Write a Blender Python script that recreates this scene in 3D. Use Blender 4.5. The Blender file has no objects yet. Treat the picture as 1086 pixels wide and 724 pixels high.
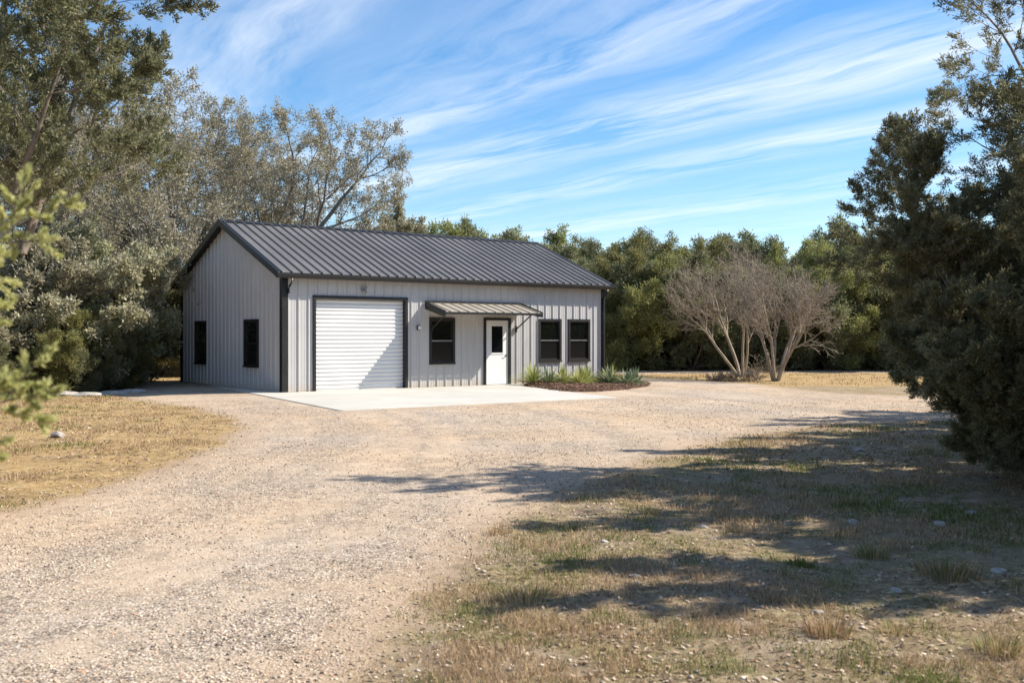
import bpy, math, random
import numpy as np
from mathutils import Vector, Matrix

random.seed(7)
RNG = np.random.default_rng(11)
scene = bpy.context.scene
COL = scene.collection
R = math.radians

# ------------------------------------------------------------------ frame of reference
F_PX = 1071.75; H0 = 355.6; EYE = 1.663; SLAB = 0.10
PH = 0.651; CX, CY = -6.301, 27.792
UX, UY = math.cos(PH), math.sin(PH)
BL, BW, BH = 11.90, 8.02, 3.15
def gp(x, y):                     # photo pixel on the ground -> world
    Z = EYE * F_PX / (y - H0)
    return ((x - 543) / F_PX * Z, Z)
def loc2w(a, b):
    return (CX + a*UX - b*UY, CY + a*UY + b*UX)

# ------------------------------------------------------------------ node helpers
def mat(name):
    m = bpy.data.materials.new(name); m.use_nodes = True
    nt = m.node_tree; nt.nodes.clear()
    out = nt.nodes.new('ShaderNodeOutputMaterial')
    p = nt.nodes.new('ShaderNodeBsdfPrincipled')
    nt.links.new(p.outputs[0], out.inputs[0])
    return m, nt, p
def N(nt, t, **kw):
    n = nt.nodes.new(t)
    for k, v in kw.items():
        if k in n.inputs.keys() if isinstance(k, str) else False: n.inputs[k].default_value = v
        else: setattr(n, k, v)
    return n
def L(nt, a, b): nt.links.new(a, b)
def ramp(nt, fac, stops, interp='LINEAR'):
    r = nt.nodes.new('ShaderNodeValToRGB'); r.color_ramp.interpolation = interp
    el = r.color_ramp.elements
    while len(el) < len(stops): el.new(0.5)
    for e, (p, c) in zip(el, stops):
        e.position = p
        e.color = (c, c, c, 1) if not hasattr(c, '__len__') else (*c, 1)
    L(nt, fac, r.inputs[0]); return r.outputs[0]
def noise(nt, vec, scale, detail=3, rough=.55, dist=0.0):
    n = nt.nodes.new('ShaderNodeTexNoise'); n.inputs['Scale'].default_value = scale
    n.inputs['Detail'].default_value = detail; n.inputs['Roughness'].default_value = rough
    n.inputs['Distortion'].default_value = dist
    if vec is not None: L(nt, vec, n.inputs['Vector'])
    return n.outputs['Fac']
def mix(nt, fac, a, b, mode='MIX'):
    m = nt.nodes.new('ShaderNodeMix'); m.data_type = 'RGBA'; m.blend_type = mode
    for s, v in ((m.inputs[0], fac), (m.inputs[6], a), (m.inputs[7], b)):
        if isinstance(v, bpy.types.NodeSocket): L(nt, v, s)
        elif hasattr(v, '__len__'): s.default_value = (*v, 1)
        else: s.default_value = v
    return m.outputs[2]
def math_(nt, op, a, b=None, c=None, clamp=False):
    m = nt.nodes.new('ShaderNodeMath'); m.operation = op; m.use_clamp = clamp
    for i, v in enumerate((a, b, c)):
        if v is None: continue
        if isinstance(v, bpy.types.NodeSocket): L(nt, v, m.inputs[i])
        else: m.inputs[i].default_value = v
    return m.outputs[0]
def attr(nt, name):
    n = nt.nodes.new('ShaderNodeAttribute'); n.attribute_name = name; return n.outputs['Fac']
def objco(nt):
    return nt.nodes.new('ShaderNodeTexCoord').outputs['Object']
def bump(nt, p, h, strength=.3, dist=.01):
    b = nt.nodes.new('ShaderNodeBump'); b.inputs['Strength'].default_value = strength
    b.inputs['Distance'].default_value = dist
    L(nt, h, b.inputs['Height']); L(nt, b.outputs[0], p.inputs['Normal'])

def paint(name, col, rough=.45, metal=0.0, var=.08, spec=.5, nscale=2.5):
    m, nt, p = mat(name); co = objco(nt)
    f = noise(nt, co, nscale, 5)
    dark = tuple(c*(1-var*1.6) for c in col); lite = tuple(min(1, c*(1+var)) for c in col)
    L(nt, ramp(nt, f, [(.3, dark), (.7, lite)]), p.inputs['Base Color'])
    f2 = noise(nt, co, nscale*6, 3)
    L(nt, ramp(nt, f2, [(.3, max(0, rough-.1)), (.7, rough+.1)]), p.inputs['Roughness'])
    p.inputs['Metallic'].default_value = metal
    p.inputs['Specular IOR Level'].default_value = spec
    return m
M = {}
M['panel'] = paint('grey_panel_paint', (.475, .467, .46), .42, 0, .035, .5, .9)
def dusty(m):          # splashed dust along the foot of the wall, faint runs above it
    nt = m.node_tree; p = [n for n in nt.nodes if n.type == 'BSDF_PRINCIPLED'][0]; src = p.inputs['Base Color'].links[0].from_socket
    co = objco(nt); sp = nt.nodes.new('ShaderNodeSeparateXYZ'); L(nt, co, sp.inputs[0])
    h = math_(nt, 'ADD', sp.outputs[2], math_(nt, 'MULTIPLY', noise(nt, co, 5, 6, .7), .35))
    f = ramp(nt, h, [(.12, .75), (.42, 0.0)])
    mp = nt.nodes.new('ShaderNodeMapping'); mp.inputs['Scale'].default_value = (9, 9, .5); L(nt, co, mp.inputs[0])
    runs = ramp(nt, noise(nt, mp.outputs[0], 1.0, 4, .6), [(.45, 1.0), (.75, .88)])
    L(nt, mix(nt, f, mix(nt, 1.0, src, runs, 'MULTIPLY'), (.44, .36, .27)), p.inputs['Base Color'])
dusty(M['panel'])
M['black'] = paint('black_trim_paint', (.011, .0105, .0105), .45, 0, .1)
M['roofm'] = paint('charcoal_roof_paint', (.175, .163, .152), .42, 0.0, .12, .5, .7)
M['white'] = paint('white_door_paint', (.72, .715, .70), .45, 0, .012)
M['awnmetal'] = paint('awning_roof_paint', (.42, .37, .30), .4, 0.0, .06)
M['soffit'] = paint('awning_soffit', (.55, .47, .38), .6, 0, .05)
M['steel'] = paint('grey_steel', (.33, .33, .33), .35, .8, .05)
M['lampwhite'] = paint('lamp_shade_white', (.75, .75, .72), .4)
def glassm(name, base, rough, spec):
    m, nt, p = mat(name); co = objco(nt)
    p.inputs['Base Color'].default_value = (*base, 1); p.inputs['Roughness'].default_value = rough
    p.inputs['IOR'].default_value = spec
    p.inputs['Specular IOR Level'].default_value = .6
    bump(nt, p, noise(nt, co, 1.4, 1), .08, .02)
    return m
M['glass'] = glassm('window_glass', (.006, .007, .006), .02, 2.3)
M['screen'] = glassm('window_screen', (.010, .010, .010), .15, 1.7)
M['lite'] = glassm('door_glass', (.006, .007, .008), .03, 1.6)

def concrete():
    m, nt, p = mat('pale_concrete'); co = objco(nt)
    a = ramp(nt, noise(nt, co, .55, 8, .68), [(.3, (.44, .43, .375)), (.7, (.58, .545, .485))])
    b = ramp(nt, noise(nt, co, 30, 4, .7), [(.25, .86), (.75, 1.0)])
    L(nt, mix(nt, 1.0, a, b, 'MULTIPLY'), p.inputs['Base Color'])
    p.inputs['Roughness'].default_value = .85
    bump(nt, p, noise(nt, co, 60, 4), .2, .004)
    return m
M['concrete'] = concrete()
def mulchm():
    m, nt, p = mat('brown_mulch'); 
    v = attr(nt, 'v')
    L(nt, ramp(nt, v, [(0, (.035, .016, .009)), (.5, (.16, .08, .045)), (1, (.32, .20, .13))]), p.inputs['Base Color'])
    p.inputs['Roughness'].default_value = .9
    return m
M['mulch'] = mulchm()

def leafm(name, stops, trans=.25, rough=.55, objvar=.18, spec=.3):
    m, nt, p = mat(name)
    v = attr(nt, 'v')
    c = ramp(nt, v, stops)
    oi = nt.nodes.new('ShaderNodeObjectInfo')
    hs = nt.nodes.new('ShaderNodeHueSaturation')
    L(nt, math_(nt, 'MULTIPLY_ADD', oi.outputs['Random'], .035, .4825), hs.inputs['Hue'])
    L(nt, math_(nt, 'MULTIPLY_ADD', oi.outputs['Random'], objvar*2, 1-objvar), hs.inputs['Value'])
    L(nt, c, hs.inputs['Color'])
    L(nt, hs.outputs[0], p.inputs['Base Color'])
    p.inputs['Roughness'].default_value = rough
    p.inputs['Specular IOR Level'].default_value = spec
    t = nt.nodes.new('ShaderNodeBsdfTranslucent'); L(nt, hs.outputs[0], t.inputs['Color'])
    ms = nt.nodes.new('ShaderNodeMixShader'); ms.inputs[0].default_value = trans
    out = [n for n in nt.nodes if n.type == 'OUTPUT_MATERIAL'][0]
    L(nt, p.outputs[0], ms.inputs[1]); L(nt, t.outputs[0], ms.inputs[2]); L(nt, ms.outputs[0], out.inputs[0])
    return m
M['juniper'] = leafm('juniper_foliage', [(0, (.12, .13, .05)), (.45, (.225, .225, .085)), (.8, (.33, .31, .12)), (1, (.44, .38, .19))], .4)
M['juniper_dark'] = leafm('dark_juniper_foliage', [(0, (.11, .12, .06)), (.5, (.195, .205, .105)), (.85, (.29, .285, .16)), (1, (.42, .38, .25))], .4)  # dark grey-green leaf colour, used over whole junipers
M['juniper_grey'] = leafm('grey_green_juniper_foliage', [(0, (.13, .13, .065)), (.5, (.24, .235, .12)), (.85, (.38, .355, .20)), (1, (.55, .49, .32))], .42)
M['juniper_bright'] = leafm('young_juniper_foliage', [(0, (.34, .37, .13)), (.5, (.56, .56, .23)), (1, (.76, .71, .40))], .5)
M['oakleaf'] = leafm('live_oak_leaves', [(0, (.17, .155, .09)), (.4, (.31, .285, .18)), (.75, (.48, .445, .31)), (1, (.66, .62, .49))], .33, .5)
M['scrubleaf'] = leafm('scrub_oak_leaves', [(0, (.22, .21, .12)), (.4, (.38, .365, .22)), (.8, (.55, .52, .37)), (1, (.70, .67, .54))], .42, .5)
M['yucca'] = leafm('yellow_green_blades', [(0, (.14, .19, .05)), (.4, (.34, .37, .10)), (.75, (.62, .58, .24)), (1, (.80, .75, .45))], .3, .4, .08)
M['agave'] = leafm('blue_green_blades', [(0, (.08, .125, .06)), (.5, (.20, .26, .14)), (1, (.52, .56, .36))], .2, .4, .08)
M['grassm'] = leafm('dry_grass_blades', [(0, (.07, .095, .025)), (.16, (.16, .21, .05)), (.30, (.25, .26, .085)), (.36, (.22, .15, .08)), (.62, (.42, .30, .16)), (1, (.66, .52, .32))], .3, .7, .02, .15)
M['litter'] = leafm('fallen_leaf_litter', [(0, (.10, .065, .04)), (.3, (.26, .17, .10)), (.7, (.40, .29, .19)), (1, (.58, .48, .37))], .1, .8, .02, .2)
M['drytwig'] = leafm('dry_twigs', [(0, (.12, .095, .075)), (1, (.34, .28, .22))], .0, .9, .03, .1)
def barkm(name, c0, c1, sc=6):
    m, nt, p = mat(name); co = objco(nt)
    mp = nt.nodes.new('ShaderNodeMapping'); mp.inputs['Scale'].default_value = (1, 1, .25)
    L(nt, co, mp.inputs[0])
    f = noise(nt, mp.outputs[0], sc*3, 6, .65)
    L(nt, ramp(nt, f, [(.3, c0), (.7, c1)]), p.inputs['Base Color'])
    p.inputs['Roughness'].default_value = .9; p.inputs['Specular IOR Level'].default_value = .2
    bump(nt, p, f, .7, .02)
    return m
M['bark_oak'] = barkm('oak_bark', (.09, .08, .07), (.27, .24, .21))
M['bark_jun'] = barkm('juniper_bark', (.11, .09, .07), (.32, .27, .23))
M['bark_myrtle'] = barkm('pale_smooth_bark', (.20, .165, .125), (.40, .34, .27), 3)

def stonem():
    m, nt, p = mat('gravel_stone')
    v = attr(nt, 'v')
    L(nt, ramp(nt, v, [(0, (.06, .05, .045)), (.16, (.17, .135, .11)), (.25, (.40, .33, .27)), (.55, (.55, .43, .31)), (.75, (.66, .54, .42)), (.93, (.72, .62, .50)), (1, (.5, .26, .14))]), p.inputs['Base Color'])
    p.inputs['Roughness'].default_value = .85; p.inputs['Specular IOR Level'].default_value = .25
    return m
M['stone'] = stonem()
def rockm():
    m, nt, p = mat('limestone_rock'); co = objco(nt)
    f = noise(nt, co, 9, 6, .65)
    L(nt, ramp(nt, f, [(.3, (.20, .18, .155)), (.55, (.40, .37, .33)), (.75, (.55, .52, .47))]), p.inputs['Base Color'])
    p.inputs['Roughness'].default_value = .9; bump(nt, p, f, .6, .02)
    return m
M['rock'] = rockm()

def groundm():
    m, nt, p = mat('gravel_and_dry_turf')
    geo = nt.nodes.new('ShaderNodeNewGeometry'); co = geo.outputs['Position']
    g = attr(nt, 'g'); sd = attr(nt, 'sd'); lawn = attr(nt, 'lawn')
    # gravel ---------------------------------------------------------------
    vo = nt.nodes.new('ShaderNodeTexVoronoi'); vo.inputs['Scale'].default_value = 52; L(nt, co, vo.inputs['Vector'])
    sep = nt.nodes.new('ShaderNodeSeparateColor'); L(nt, vo.outputs['Color'], sep.inputs[0])
    cell = ramp(nt, sep.outputs[0], [(0, (.10, .085, .075)), (.10, (.26, .21, .17)), (.24, (.44, .36, .28)), (.5, (.55, .445, .33)), (.75, (.65, .54, .415)), (.95, (.78, .69, .58)), (1, (.55, .31, .18))])
    edge = ramp(nt, vo.outputs['Distance'], [(.25, 1.0), (.65, .55)])
    cell = mix(nt, 1.0, cell, edge, 'MULTIPLY')
    vo2 = nt.nodes.new('ShaderNodeTexVoronoi'); vo2.inputs['Scale'].default_value = 11; L(nt, co, vo2.inputs['Vector'])
    sep2 = nt.nodes.new('ShaderNodeSeparateColor'); L(nt, vo2.outputs['Color'], sep2.inputs[0])
    cell = mix(nt, .55, cell, mix(nt, 1.0, cell, ramp(nt, sep2.outputs[1], [(0, .55), (.30, .88), (.6, 1.0), (1, 1.25)]), 'MULTIPLY'))
    sand = ramp(nt, noise(nt, co, 2.2, 8, .65), [(.3, (.47, .36, .25)), (.7, (.61, .49, .36))])
    fine = ramp(nt, noise(nt, co, 95, 4, .75), [(.32, .36), (.43, .85), (.56, 1.05), (.68, 1.45)])
    sand = mix(nt, 1.0, sand, fine, 'MULTIPLY')
    # loose gravel windrows run along the drive
    cmb = nt.nodes.new('ShaderNodeCombineXYZ'); L(nt, sd, cmb.inputs[0])
    win = noise(nt, cmb.outputs[0], .9, 3, .6)
    brk = noise(nt, co, .55, 5, .6, .6)
    brk2 = noise(nt, co, 3.2, 6, .7)
    lo = math_(nt, 'ADD', math_(nt, 'MULTIPLY', win, .75), math_(nt, 'ADD', math_(nt, 'MULTIPLY', brk, .65), math_(nt, 'MULTIPLY', brk2, .45)))
    loose = ramp(nt, lo, [(.78, .22), (1.02, .92)])
    grav = mix(nt, loose, sand, cell)
    warm = ramp(nt, noise(nt, co, .28, 3, .5), [(.35, (.93, .95, 1.0)), (.65, (1.05, .98, .90))])
    grav = mix(nt, 1.0, grav, warm, 'MULTIPLY')
    # soil + matted dry turf -------------------------------------------------
    soil = ramp(nt, noise(nt, co, 3.4, 8, .7), [(.30, (.13, .095, .065)), (.47, (.30, .225, .155)), (.58, (.40, .31, .22)), (.72, (.60, .49, .37))])
    turf = ramp(nt, noise(nt, co, 14, 7, .75, .8), [(.30, (.075, .06, .034)), (.44, (.20, .15, .085)), (.56, (.38, .29, .165)), (.72, (.62, .51, .33))])
    green = ramp(nt, noise(nt, co, 1.7, 5, .65), [(.46, 0.0), (.60, .6)])
    turf = mix(nt, green, turf, mix(nt, .5, turf, (.14, .165, .045)))
    gold = ramp(nt, noise(nt, co, 9, 7, .72, .5), [(.30, (.20, .12, .055)), (.46, (.40, .27, .13)), (.60, (.56, .42, .22)), (.78, (.72, .58, .36))])
    gold = mix(nt, 1.0, gold, ramp(nt, noise(nt, co, 1.3, 7, .7, .6), [(.36, (.62, .56, .50)), (.5, (.95, .92, .85)), (.62, (1.12, 1.05, .95))]), 'MULTIPLY')
    turf = mix(nt, math_(nt, 'MULTIPLY', lawn, .75), turf, gold)
    cover = ramp(nt, math_(nt, 'ADD', noise(nt, co, 1.1, 7, .7), math_(nt, 'MULTIPLY', lawn, .12)), [(.40, 0.0), (.56, 1.0)])
    turf = mix(nt, cover, soil, turf)
    # edge, ragged -----------------------------------------------------------
    e = math_(nt, 'ADD', g, math_(nt, 'MULTIPLY', math_(nt, 'SUBTRACT', noise(nt, co, 1.6, 8, .7), .5), 1.1))
    e2 = ramp(nt, math_(nt, 'MULTIPLY_ADD', e, .5, .5), [(.42, 0.0), (.58, 1.0)])
    dirt = ramp(nt, noise(nt, co, 7, 8, .75), [(.3, (.26, .175, .115)), (.7, (.46, .345, .235))])
    e3 = ramp(nt, math_(nt, 'MULTIPLY_ADD', e, .5, .5), [(.50, 1.0), (.85, 0.0)])
    grav = mix(nt, math_(nt, 'MULTIPLY', e3, .7), grav, dirt)
    c = mix(nt, e2, turf, grav)
    L(nt, c, p.inputs['Base Color'])
    p.inputs['Roughness'].default_value = .95; p.inputs['Specular IOR Level'].default_value = .15
    h1 = math_(nt, 'MULTIPLY', math_(nt, 'SUBTRACT', .6, vo.outputs['Distance']), loose)
    hg = math_(nt, 'ADD', h1, math_(nt, 'MULTIPLY', noise(nt, co, 80, 5, .75), .5))
    ht = math_(nt, 'MULTIPLY', noise(nt, co, 22, 8, .8), 2.6)
    hh = nt.nodes.new('ShaderNodeMix'); hh.data_type = 'FLOAT'
    L(nt, e2, hh.inputs[0]); L(nt, ht, hh.inputs[2]); L(nt, hg, hh.inputs[3])
    bump(nt, p, hh.outputs[0], .9, .012)
    return m
M['ground'] = groundm()

# ------------------------------------------------------------------ mesh helpers
class MB:
    def __init__(s): s.v = []; s.f = []
    def box(s, x0, x1, y0, y1, z0, z1):
        n = len(s.v)
        s.v += [(x, y, z) for z in (z0, z1) for y in (y0, y1) for x in (x0, x1)]
        s.f += [tuple(n+i for i in q) for q in ((0, 2, 3, 1), (4, 5, 7, 6), (0, 1, 5, 4), (2, 6, 7, 3), (0, 4, 6, 2), (1, 3, 7, 5))]
    def prism(s, pts, ax, a0, a1):             # pts 2D polygon extruded along axis ax (0,1,2)
        n = len(s.v); k = len(pts)
        for a in (a0, a1):
            for p, q in pts:
                s.v.append([(a, p, q), (p, a, q), (p, q, a)][ax])
        s.f += [tuple(range(n, n+k)), tuple(range(n+2*k-1, n+k-1, -1))]
        s.f += [(n+i, n+(i+1) % k, n+k+(i+1) % k, n+k+i) for i in range(k)]
    def tube(s, pts, r, k=8, cap=True):
        P = [Vector(p) for p in pts]; n = len(s.v)
        for i, p in enumerate(P):
            d = (P[min(i+1, len(P)-1)] - P[max(i-1, 0)]).normalized()
            u = d.orthogonal().normalized(); w = d.cross(u)
            rr = r[i] if hasattr(r, '__len__') else r
            if i and k > 2:
                pass
            for j in range(k):
                a = 2*math.pi*j/k; s.v.append(tuple(p + (u*math.cos(a) + w*math.sin(a))*rr))
        for i in range(len(P)-1):
            s.f += [(n+i*k+j, n+i*k+(j+1) % k, n+(i+1)*k+(j+1) % k, n+(i+1)*k+j) for j in range(k)]
        if cap:
            s.f += [tuple(n+j for j in range(k))[::-1], tuple(n+(len(P)-1)*k+j for j in range(k))]
    def build(s, name, m, parent=None, bevel=0, smooth=False):
        me = bpy.data.meshes.new(name); me.from_pydata([tuple(v) for v in s.v], [], s.f); me.update()
        return link(name, me, m, parent, bevel, smooth)
def link(name, me, m, parent=None, bevel=0, smooth=False):
    if m is not None: me.materials.append(m)
    o = bpy.data.objects.new(name, me); COL.objects.link(o)
    if parent is not None: o.parent = parent
    if smooth: me.shade_smooth()
    import bmesh
    if bevel:
        b = o.modifiers.new('bevel', 'BEVEL'); b.width = bevel; b.segments = 2; b.limit_method = 'ANGLE'
    return o
def fixn(o):
    import bmesh
    bm = bmesh.new(); bm.from_mesh(o.data); bmesh.ops.recalc_face_normals(bm, faces=bm.faces[:]); bm.to_mesh(o.data); bm.free()
def np_mesh(name, V, Fq, m, parent=None, attrs=None, smooth=False):
    """V (n,3), Fq (f,k) constant k"""
    me = bpy.data.meshes.new(name); n, (f, k) = len(V), Fq.shape
    me.vertices.add(n); me.vertices.foreach_set('co', np.ascontiguousarray(V, dtype=np.float32).ravel())
    me.loops.add(f*k); me.loops.foreach_set('vertex_index', np.ascontiguousarray(Fq, dtype=np.int32).ravel())
    me.polygons.add(f); me.polygons.foreach_set('loop_start', np.arange(0, f*k, k, dtype=np.int32))
    if smooth: me.polygons.foreach_set('use_smooth', np.ones(f, dtype=bool))
    me.update(calc_edges=True)
    for an, av in (attrs or {}).items():
        a = me.attributes.new(an, 'FLOAT', 'POINT'); a.data.foreach_set('value', np.ascontiguousarray(av, dtype=np.float32))
    return link(name, me, m, parent)
def tag(o, label=None, cat=None, group=None, kind=None):
    if label: o['label'] = label
    if cat: o['category'] = cat
    if group: o['group'] = group
    if kind: o['kind'] = kind
    return o
def empty(name, loc, rz=0, sc=1.0):
    o = bpy.data.objects.new(name, None); COL.objects.link(o); o.empty_display_size = .3
    o.location = loc; o.rotation_euler = (0, 0, rz); o.scale = (sc, sc, sc) if not hasattr(sc, '__len__') else sc
    return o
def dup(root, loc, rz, sc, label=None, group=None):
    r = root.copy(); COL.objects.link(r); r.location = loc; r.rotation_euler = (0, 0, rz)
    r.scale = (sc, sc, sc) if not hasattr(sc, '__len__') else sc
    if label: r['label'] = label
    if group: r['group'] = group
    for ch in list(root.children):
        c = ch.copy(); COL.objects.link(c); c.parent = r
    return r
# value noise
_LAT = RNG.random((256, 256))
def vnoise(x, y, s):
    x = np.asarray(x)*s + 71.3; y = np.asarray(y)*s + 37.7
    xi = np.floor(x).astype(int); yi = np.floor(y).astype(int); fx = x-xi; fy = y-yi
    fx = fx*fx*(3-2*fx); fy = fy*fy*(3-2*fy)
    g = lambda a, b: _LAT[a % 256, b % 256]
    return (g(xi, yi)*(1-fx)+g(xi+1, yi)*fx)*(1-fy)+(g(xi, yi+1)*(1-fx)+g(xi+1, yi+1)*fx)*fy
def fnoise(x, y, s): return .5*vnoise(x, y, s)+.3*vnoise(y, x, s*2.1)+.2*vnoise(x+9, y, s*4.3)

# ------------------------------------------------------------------ GROUND
edgeA = [gp(*q) for q in ((0, 541), (60, 530), (120, 512), (180, 492), (235, 470), (252, 456), (240, 445), (200, 434), (130, 424), (112, 417), (140, 410), (180, 403))]
topG = [gp(*q) for q in ((662, 401.5), (730, 404), (800, 407), (830, 411), (890, 417), (975, 420), (1086, 421.5), (1500, 424))]
edgeB = [gp(*q) for q in ((1500, 438), (1086, 444), (960, 447), (870, 451), (800, 461), (720, 481), (640, 506), (560, 541), (500, 590), (440, 650), (380, 724))]
G1 = [(-40, -3), (-20, 2.4), (-9, 5.4), (-5.06, 7.5)] + edgeA + [loc2w(.3, 7), loc2w(11, 7)] + topG + edgeB + [(-1.2, 3.2), (-2.6, 1), (-6, -3), (-16, -9), (-40, -14)]
G2 = [gp(*q) for q in ((640, 397), (800, 395.6), (1000, 395.8), (1400, 396), (1400, 393), (1000, 392.8), (640, 393))]
def sdist(x, y, poly):
    P = np.array(poly); Q = np.roll(P, -1, 0)
    d = np.full(x.shape, 1e9); ins = np.zeros(x.shape, bool)
    for (ax, ay), (bx, by) in zip(P, Q):
        ex, ey = bx-ax, by-ay; t = np.clip(((x-ax)*ex+(y-ay)*ey)/(ex*ex+ey*ey), 0, 1)
        d = np.minimum(d, np.hypot(x-ax-t*ex, y-ay-t*ey))
        c = ((ay > y) != (by > y)) & (x < (bx-ax)*(y-ay)/((by-ay) if by != ay else 1e-9)+ax)
        ins ^= c
    return np.where(ins, d, -d)
def distline(x, y, line):
    d = np.full(x.shape, 1e9)
    for (ax, ay), (bx, by) in zip(line[:-1], line[1:]):
        ex, ey = bx-ax, by-ay; t = np.clip(((x-ax)*ex+(y-ay)*ey)/(ex*ex+ey*ey), 0, 1)
        d = np.minimum(d, np.hypot(x-ax-t*ex, y-ay-t*ey))
    return d
LA = [(-20, 2.4), (-9, 5.4), (-5.06, 7.5)] + edgeA[:8]
def gval(x, y): return np.maximum(sdist(x, y, G1), np.minimum(sdist(x, y, G2), .8))
PADP = [loc2w(*q) for q in ((-.2, 8.1), (-.05, 5.6), (-1.85, -6.8), (5.9, -7.1), (7.5, -4.8), (10.5, -3.6), (12.6, -.5), (12.2, 8.1))]
def relief(x, y, g):
    turf = np.clip(-g/1.0, 0, 1)
    z = (fnoise(x, y, 1.6)-.5)*.05*turf + (fnoise(x, y, 6)-.5)*.03*turf + (fnoise(x, y, .35)-.5)*.04*(1-turf)*.5
    z = z + (fnoise(x, y, 3)-.5)*.012
    a = (x-CX)*UX+(y-CY)*UY; b = -(x-CX)*UY+(y-CY)*UX
    near = np.maximum(np.maximum(-2.5-a, a-13), np.maximum(-8-b, b-9))
    pad = np.clip(1+sdist(x, y, PADP)/5.0, 0, 1); pad = pad*pad*(3-2*pad)
    return z*np.clip(near/2.0, 0, 1)+(SLAB-.022)*pad
NR, NA = 380, 620
rad = .4*np.exp(np.linspace(0, 1, NR)*math.log(700/.4))
# angular samples denser in front of the lens
th = np.concatenate([np.linspace(-40, 40, 400, endpoint=False), np.linspace(40, 320, 220, endpoint=False)])
ang = np.radians(90-th)
X = rad[:, None]*np.cos(ang)[None]; Y = rad[:, None]*np.sin(ang)[None]
X = np.vstack([X, ]).ravel(); Y = Y.ravel()
g = gval(X, Y); Zg = relief(X, Y, g)
gw = g + (fnoise(X, Y, .8)-.5)*.8
sdv = distline(X, Y, LA)
lawn = np.where((X < -1.0) & (Y < 30), 1.0, 0.0); lawn = np.maximum(lawn, (Y > 33)*1.0)
V = np.stack([X, Y, Zg], 1)
i = np.arange(NR-1)[:, None]*NA; j = np.arange(NA)[None]; jn = (j+1) % NA
Q = np.stack([i+j, i+jn, i+NA+jn, i+NA+j], -1).reshape(-1, 4)[:, ::-1]
isg = gw[Q].mean(1) > 0
cap = np.arange(NA)
def sub(name, mask):
    q = Q[mask]; used = np.unique(q); remap = np.zeros(len(V), int); remap[used] = np.arange(len(used))
    return np_mesh(name, V[used], remap[q], M['ground'], None, dict(g=g[used], sd=sdv[used], lawn=lawn[used]), True)
tag(sub('ground', ~isg), kind='structure')
tag(sub('gravel_drive', isg), kind='structure')
# the tiny hole beneath the tripod
c = MB(); c.v = [tuple(V[k]) for k in range(NA)]; c.f = [tuple(range(NA))]
o = c.build('ground', M['ground']); tag(o, kind='structure')
for an, vv in (('g', -.8), ('sd', 3.0), ('lawn', 0.0)):
    a = o.data.attributes.new(an, 'FLOAT', 'POINT'); a.data.foreach_set('value', [vv]*NA)
fixn(o)

# ------------------------------------------------------------------ scattered cover
def view_samples(n, z0, z1, pw, wid=.62):
    u = RNG.random(n); z = (z0**pw+(z1**pw-z0**pw)*u)**(1/pw)
    x = (RNG.random(n)*2-1)*wid*z
    return x, z
OCT_V = np.array([(1, 0, 0), (0, 1, 0), (-1, 0, 0), (0, -1, 0), (0, 0, 1), (0, 0, -1)], float)
OCT_F = np.array([(0, 1, 4), (1, 2, 4), (2, 3, 4), (3, 0, 4), (1, 0, 5), (2, 1, 5), (3, 2, 5), (0, 3, 5)])
def stones(name, x, y, r, flat, m):
    n = len(x); base = OCT_V[None]*(1+.45*(RNG.random((n, 6, 1))-.5)) + (RNG.random((n, 6, 3))-.5)*.55
    base = base*np.stack([r*(.8+.6*RNG.random(n)), r*(.7+.4*RNG.random(n)), r*flat*(.7+.6*RNG.random(n))], 1)[:, None]
    a = RNG.random(n)*6.28; ca, sa = np.cos(a)[:, None], np.sin(a)[:, None]
    bx = base[..., 0]*ca-base[..., 1]*sa; by = base[..., 0]*sa+base[..., 1]*ca
    z = relief(x, y, gval(x, y))
    P = np.stack([bx+x[:, None], by+y[:, None], base[..., 2]+(z+r*.15)[:, None]], -1)
    Fc = (OCT_F[None]+(np.arange(n)*6)[:, None, None]).reshape(-1, 3)
    v = np.repeat(RNG.random(n), 6)
    return np_mesh(name, P.reshape(-1, 3), Fc, m, None, dict(v=v))
def off_slab(x, y):
    a = (x-CX)*UX+(y-CY)*UY; b = -(x-CX)*UY+(y-CY)*UX
    return ~((a > -2.1) & (a < 13) & (b > -7.4) & (b < 8.5))
x, y = view_samples(150000, 3.0, 26, .35)
gg = gval(x, y); sdd = distline(x, y, LA)
lo = vnoise(sdd, 0*sdd, .9)*.75+fnoise(x, y, .8)*.65+fnoise(x+5, y, 3)*.45
keep = (gg+(RNG.random(len(x))-.5)*1.2 > .1) & off_slab(x, y) & (RNG.random(len(x)) < np.clip((lo-.62)*2.6, .14, 1))
x, y = x[keep], y[keep]
r = (.004+.0085*RNG.random(len(x))**2.0)*np.clip(.8+y*.03, 1, 1.5)
tag(stones('gravel_stones', x, y, r, .6, M['stone']), kind='stuff')
x, y = view_samples(17000, 3.0, 20, .4)
keep = gval(x, y) < -.05; x, y = x[keep], y[keep]
keep = RNG.random(len(x)) < np.clip((fnoise(x, y, .9)-.38)*4, .12, 1); x, y = x[keep], y[keep]
r = .005+.017*RNG.random(len(x))**3
tag(stones('scattered_pebbles', x, y, r, .5, M['stone']), kind='stuff')

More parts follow.
